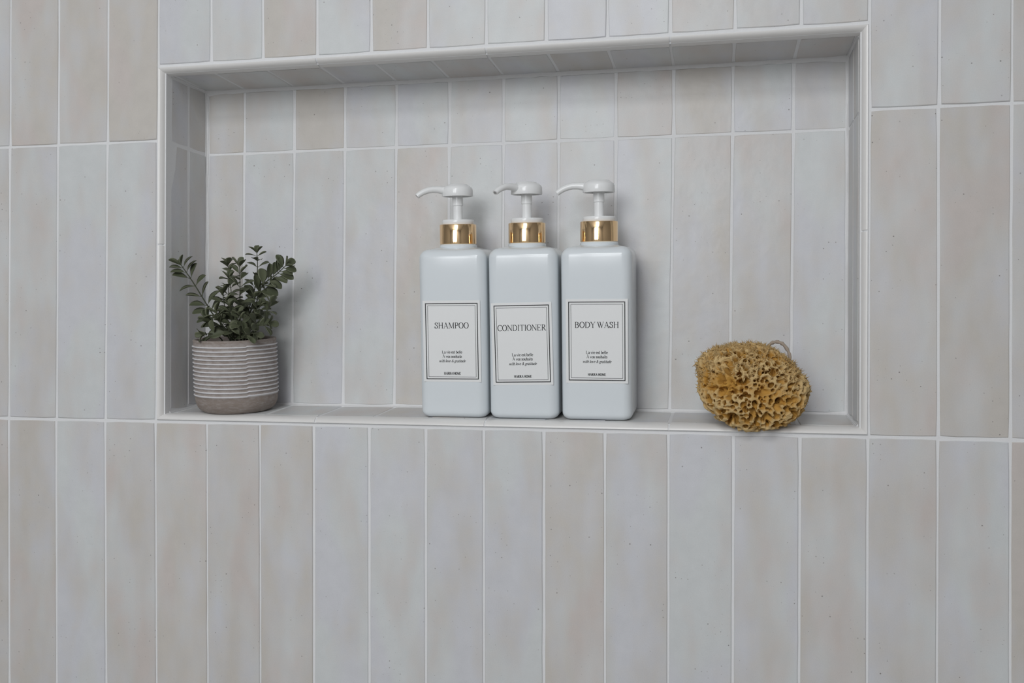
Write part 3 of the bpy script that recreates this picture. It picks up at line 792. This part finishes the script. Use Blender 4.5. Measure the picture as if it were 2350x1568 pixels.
ST = {
 'L': [(0.2726, 0.036, 0.1165), (0.2622, 0.03, 0.132), (0.2518, 0.024, 0.1467), (0.2455, 0.02, 0.159), (0.2341, 0.016, 0.1791), (0.2275, 0.010, 0.1925), (0.2215, 0.008, 0.2015)],
 'C1': [(0.2843, 0.03, 0.1165), (0.2873, 0.024, 0.1389), (0.29, 0.018, 0.1602), (0.2931, 0.012, 0.1814), (0.2946, 0.008, 0.1985)],
 'C2': [(0.2782, 0.045, 0.1165), (0.2851, 0.048, 0.1489), (0.2934, 0.05, 0.1805), (0.2958, 0.05, 0.2026), (0.2949, 0.05, 0.218)],
 'R': [(0.2842, 0.04, 0.1165), (0.2984, 0.035, 0.1609), (0.3143, 0.03, 0.1807), (0.3302, 0.028, 0.1912), (0.3423, 0.026, 0.2005)],
 'UL': [(0.2687, 0.05, 0.1165), (0.2616, 0.055, 0.1556), (0.2575, 0.055, 0.1875), (0.2557, 0.055, 0.2050)],
 'SL': [(0.2724, 0.03, 0.1165), (0.2717, 0.02, 0.145), (0.271, 0.015, 0.1625), (0.2702, 0.015, 0.1679)],
 'LL': [(0.275, 0.022, 0.1165), (0.2697, 0.01, 0.1294), (0.2618, 0.006, 0.1362), (0.2559, 0.006, 0.14)],
 'LL2': [(0.2791, 0.02, 0.1165), (0.2782, 0.004, 0.1293), (0.2731, 0.0, 0.1398), (0.2697, 0.0, 0.1459)],
 'LR': [(0.2919, 0.025, 0.1165), (0.3118, 0.012, 0.1324), (0.3275, 0.01, 0.1476), (0.3315, 0.01, 0.1570)],
 'LR2': [(0.2978, 0.02, 0.1165), (0.3187, 0.004, 0.1308), (0.3329, 0.0, 0.1337)],
 'CF': [(0.2921, 0.015, 0.1165), (0.3009, 0.0, 0.1322), (0.3013, -0.004, 0.1427)],
 'RM': [(0.285, 0.045, 0.1165), (0.2946, 0.046, 0.1551), (0.304, 0.044, 0.1707), (0.3161, 0.04, 0.1797)],
 'DL': [(0.2701, 0.012, 0.1165), (0.2637, 0.002, 0.1225), (0.2581, -0.004, 0.1220)],
 'M1': [(0.280, 0.030, 0.1165), (0.2780, 0.022, 0.1450), (0.2765, 0.017, 0.1680), (0.2790, 0.013, 0.1850)],
 'M2': [(0.286, 0.034, 0.1165), (0.2960, 0.030, 0.1420), (0.3040, 0.026, 0.1640)],
 'M3': [(0.282, 0.020, 0.1165), (0.2850, 0.008, 0.1350), (0.2860, 0.002, 0.1520)],
 'M4': [(0.290, 0.028, 0.1165), (0.3050, 0.020, 0.1350), (0.3160, 0.016, 0.1540)],
 'M5': [(0.276, 0.040, 0.1165), (0.2700, 0.040, 0.1420), (0.2660, 0.040, 0.1600)],
 'DR': [(0.2983, 0.010, 0.1165), (0.3092, 0.000, 0.1225), (0.3183, -0.004, 0.1230)],
}
make_stem(ST['L'], .0011, (.30, .40, .49, .58, .66, .74, .82, .89, .96), .0255, 0.0, True, 52, True, .62)
make_stem(ST['C1'], .0010, (.22, .32, .41, .50, .59, .68, .77, .86, .95), .0235, .5)
make_stem(ST['C2'], .0010, (.40, .50, .60, .70, .80, .89, .97), .0205, .2)
make_stem(ST['R'], .0010, (.34, .43, .52, .60, .68, .76, .84, .91, .97), .0255, 0.2, True, 50, True, .6)
make_stem(ST['UL'], .0009, (.45, .57, .68, .79, .89, .97), .0205, .9)
make_stem(ST['SL'], .0009, (.35, .52, .70, .88), .0215, .3)
make_stem(ST['LL'], .0008, (.50, .72, .92), .0220, .4)
make_stem(ST['LL2'], .0008, (.45, .68, .90), .0220, .1)
make_stem(ST['LR'], .0008, (.40, .58, .75, .90), .0215, .6)
make_stem(ST['LR2'], .0008, (.45, .70, .90), .0215, .3)
make_stem(ST['CF'], .0008, (.45, .70, .90), .0195, .8)
make_stem(ST['RM'], .0009, (.45, .60, .75, .90), .0235, .1)
make_stem(ST['M1'], .0009, (.30, .42, .54, .66, .78, .90), .0215, .2)
make_stem(ST['M2'], .0009, (.35, .50, .65, .80, .93), .0215, .7)
make_stem(ST['M3'], .0009, (.35, .50, .65, .80, .93), .0210, .4)
make_stem(ST['M4'], .0009, (.35, .50, .65, .80, .93), .0210, .0)
make_stem(ST['M5'], .0009, (.35, .50, .65, .80, .93), .0200, .5)
make_stem(ST['DL'], .0008, (.6, .9), .0205, .1)
make_stem(ST['DR'], .0008, (.6, .9), .0195, .4)

# ================================================================== SPONGE
SP_C = Vector((.8640, .0060, .0665))
def body_r(x, y, z):
    # broad flat-topped dome falling off to the right, tapering forward keel below
    zz = (z + .28 * np.maximum(x - .010, 0) * np.clip((z + .025) / .04, 0, 1)) / np.where(z > 0, .0455, .0405)
    low = np.clip(-z / .0405, 0, 1.2)
    a = .0540 * (1 - .26 * low ** 1.8); b = .0400 * (1 - .38 * low ** 1.3)
    yc = y + .30 * np.clip(-z, 0, 1) - .04 * np.clip(z, 0, 1)
    return (np.abs((x + .13 * z) / a) ** 2.9 + np.abs(yc / b) ** 2.3 + np.abs(zz) ** 2.9) ** (1 / 2.5)
def make_sponge():
    vox = .00080
    ext = np.array([.066, .050, .056])
    n = np.ceil(2 * ext / vox).astype(int)
    ax = [np.linspace(-ext[i], ext[i], n[i]) for i in range(3)]
    Xg, Yg, Zg = np.meshgrid(*ax, indexing='ij', sparse=True)
    f = (body_r(Xg, Yg, Zg) - 1) * .046
    f = np.ascontiguousarray(np.broadcast_to(f, tuple(n)).astype(np.float32))
    def lump(amp, k, seed):
        r2 = np.random.default_rng(seed); out = 0
        for _ in range(5):
            kv = r2.normal(size=3) * k; ph = r2.uniform(0, 6.28)
            out = out + np.sin(Xg * kv[0] + Yg * kv[1] + Zg * kv[2] + ph)
        return amp * out / 2.2
    f += lump(.0022, 90, 3); f += lump(.0009, 330, 5); f += lump(.0005, 800, 6)
    # pores: tapering tunnels running in from the surface
    r2 = np.random.default_rng(21)
    pts = []; PC = np.zeros((1200, 3)); PR = np.zeros(1200)
    tries = 0
    while len(pts) < 1000 and tries < 12000:
        tries += 1
        d = r2.normal(size=3); d /= np.linalg.norm(d)
        if d[1] > .55: continue
        low = max(0, -d[2])
        r = r2.choice([.0014, .0020, .0027, .0036, .0046], p=[.22, .28, .28, .16, .06]) * (1 + .5 * low)
        # walk out to the surface
        lo, hi = 0.02, .07
        for _ in range(11):
            m = (lo + hi) / 2; p = d * m
            q = float(body_r(*p))
            if q < 1: lo = m
            else: hi = m
        s = d * lo
        if pts:
            k_ = len(pts)
            if (((PC[:k_] - s) ** 2).sum(1) < (PR[:k_] + r) ** 2 * .80).any(): continue
        PC[len(pts)] = s; PR[len(pts)] = r
        ax_dir = d + r2.normal(size=3) * .28; ax_dir /= np.linalg.norm(ax_dir)
        pts.append((s, r, ax_dir))
    for s, r, d in pts:
        L = r * r2.uniform(3.0, 6.5)
        a = s + d * .004; b = s - d * L
        lo = np.minimum(a, b) - r - .003; hi = np.maximum(a, b) + r + .003
        i0 = np.clip(((lo + ext) / (2 * ext) * (n - 1)).astype(int), 0, n - 1); i1 = np.clip(((hi + ext) / (2 * ext) * (n - 1)).astype(int) + 2, 0, n)
        sl = tuple(slice(i0[k], i1[k]) for k in range(3))
        gx, gy, gz = np.meshgrid(ax[0][sl[0]], ax[1][sl[1]], ax[2][sl[2]], indexing='ij')
        px, py, pz = gx - a[0], gy - a[1], gz - a[2]
        ab = b - a; tt = np.clip((px * ab[0] + py * ab[1] + pz * ab[2]) / (ab @ ab), 0, 1)
        dist = np.sqrt((px - tt * ab[0]) ** 2 + (py - tt * ab[1]) ** 2 + (pz - tt * ab[2]) ** 2)
        rad = r * (1.10 - .42 * tt)
        carve = rad - dist                                  # >0 inside the tunnel
        k = .0005
        F0 = f[sl]; hh = np.clip(.5 + .5 * (carve - F0) / k, 0, 1)
        f[sl] = F0 * (1 - hh) + carve * hh + k * hh * (1 - hh)
    return f, n, ax, ext, vox, pts
def surface_nets(f, ax):
    nx, ny, nz = f.shape
    s = f < 0
    c = [s[dx:nx - 1 + dx, dy:ny - 1 + dy, dz:nz - 1 + dz] for dx in (0, 1) for dy in (0, 1) for dz in (0, 1)]
    cnt = sum(x.astype(np.int8) for x in c)
    act = (cnt > 0) & (cnt < 8)
    idx = -np.ones(act.shape, dtype=np.int64); ids = np.argwhere(act); idx[act] = np.arange(len(ids))
    acc = np.zeros((len(ids), 3)); num = np.zeros(len(ids))
    cor = [(dx, dy, dz) for dx in (0, 1) for dy in (0, 1) for dz in (0, 1)]
    vals = {k: f[ids[:, 0] + k[0], ids[:, 1] + k[1], ids[:, 2] + k[2]] for k in cor}
    for a in cor:
        for d in range(3):
            if a[d]: continue
            b = list(a); b[d] = 1; b = tuple(b)
            va, vb = vals[a], vals[b]; cr = (va < 0) != (vb < 0)
            t = np.where(cr, va / np.where(cr, va - vb, 1), 0)
            p = np.zeros((len(ids), 3)); p += np.array(a, float); p[:, d] += t
            acc += p * cr[:, None]; num += cr
    loc = acc / num[:, None] + ids
    V = np.stack([np.interp(loc[:, k], np.arange(len(ax[k])), ax[k]) for k in range(3)], 1)
    Fs = []
    for d in range(3):
        e1, e2 = [(1, 2), (2, 0), (0, 1)][d]
        A = [slice(1, -1)] * 3; A[d] = slice(0, -1); Bq = list(A); Bq[d] = slice(1, None)
        sa, sb = s[tuple(A)], s[tuple(Bq)]
        cross = np.argwhere(sa != sb)
        base = cross.copy()
        for k in range(3):
            if k != d: base[:, k] += 1
        flip = sa[tuple(cross.T)]
        def cell(o1, o2):
            q = base.copy(); q[:, e1] -= o1; q[:, e2] -= o2; return idx[tuple(q.T)]
        q = np.stack([cell(1, 1), cell(0, 1), cell(0, 0), cell(1, 0)], 1)
        q[~flip] = q[~flip][:, ::-1]
        Fs.append(q)
    return V, np.concatenate(Fs)
def mesh_np(name, V, F):
    me = bpy.data.meshes.new(name); k = F.shape[1]
    me.vertices.add(len(V)); me.vertices.foreach_set('co', V.astype(np.float32).ravel())
    me.loops.add(F.size); me.loops.foreach_set('vertex_index', F.astype(np.int32).ravel())
    me.polygons.add(len(F)); me.polygons.foreach_set('loop_start', np.arange(0, F.size, k, dtype=np.int32))
    me.update(calc_edges=True); me.validate(); return me
sp = empty('bath_sponge', SP_C)
tag(sp, 'natural golden sea sponge with open pores at the right end of the shelf', 'sponge')
f_, n_, ax_, ext_, vox_, pores_ = make_sponge()
V_s, F_s = surface_nets(f_, ax_)
# pale frayed tips outside; pore shade and glow painted into the orange core
rq_ = body_r(V_s[:, 0], V_s[:, 1], V_s[:, 2])
me_s = mesh_np('sponge_body', V_s, F_s)
me_s.attributes.new('tip', 'FLOAT', 'POINT').data.foreach_set('value', np.clip((rq_ - .93) / .09, 0, 1).astype(np.float32))
link('sponge_body', me_s, M_SPONGE, sp, True)
def fringe():
    r2 = np.random.default_rng(5); V = []; Fc = []; tip = []
    nv = np.array([v.normal[:] for v in me_s.vertices])
    cand = np.where((rq_ > .95) & (np.einsum('ij,ij->i', nv, V_s / np.linalg.norm(V_s, axis=1)[:, None]) > .55))[0]
    wgt = np.clip(.25 + V_s[cand, 2] / .03, .04, 1.4); wgt /= wgt.sum()
    for i in r2.choice(cand, 3400, replace=False, p=wgt):
        p = V_s[i]; d = nv[i] + r2.normal(size=3) * .35 + np.array([0, 0, .15]); d /= np.linalg.norm(d)
        L = r2.uniform(.0014, .0042) * (1.0 if p[2] > .012 else .45); r = r2.uniform(.0003, .0006)
        a = np.cross(d, [.3, .5, .8]); a /= np.linalg.norm(a); b = np.cross(d, a); k = len(V)
        bend = r2.normal(size=3) * .0004
        for (h, rr) in ((-.0006, r * 1.3), (L * .5, r * .6)):
            for t in range(3):
                V.append(p + d * h + bend * (h > 0) + (a * math.cos(2.094 * t) + b * math.sin(2.094 * t)) * rr)
        V.append(p + d * L + bend * 2.5)
        for t in range(3):
            t2 = (t + 1) % 3
            Fc += [(k + t, k + t2, k + 3 + t2), (k + t, k + 3 + t2, k + 3 + t), (k + 3 + t, k + 3 + t2, k + 6)]
        tip += [.5] * 3 + [.9] * 3 + [1.0]
    me = mesh_np('fibres', np.array(V), np.array(Fc))
    me.attributes.new('tip', 'FLOAT', 'POINT').data.foreach_set('value', tip)
    o = link('fibres', me, M_SPONGE, sp, True); o['kind'] = 'stuff'
fringe()
pts_c = catmull([(.014, .012, .036), (.017, .010, .0455), (.024, .009, .0485), (.031, .008, .0455), (.0365, .007, .036), (.037, .005, .024)], 20)
cord = link('cord_loop', tube('cord_loop', pts_c, [.0017 * (1 + .25 * math.sin(k * 2.4)) for k in range(21)], 8), M_CORD, sp, True)
cord['label'] = 'frayed twine hanging loop'
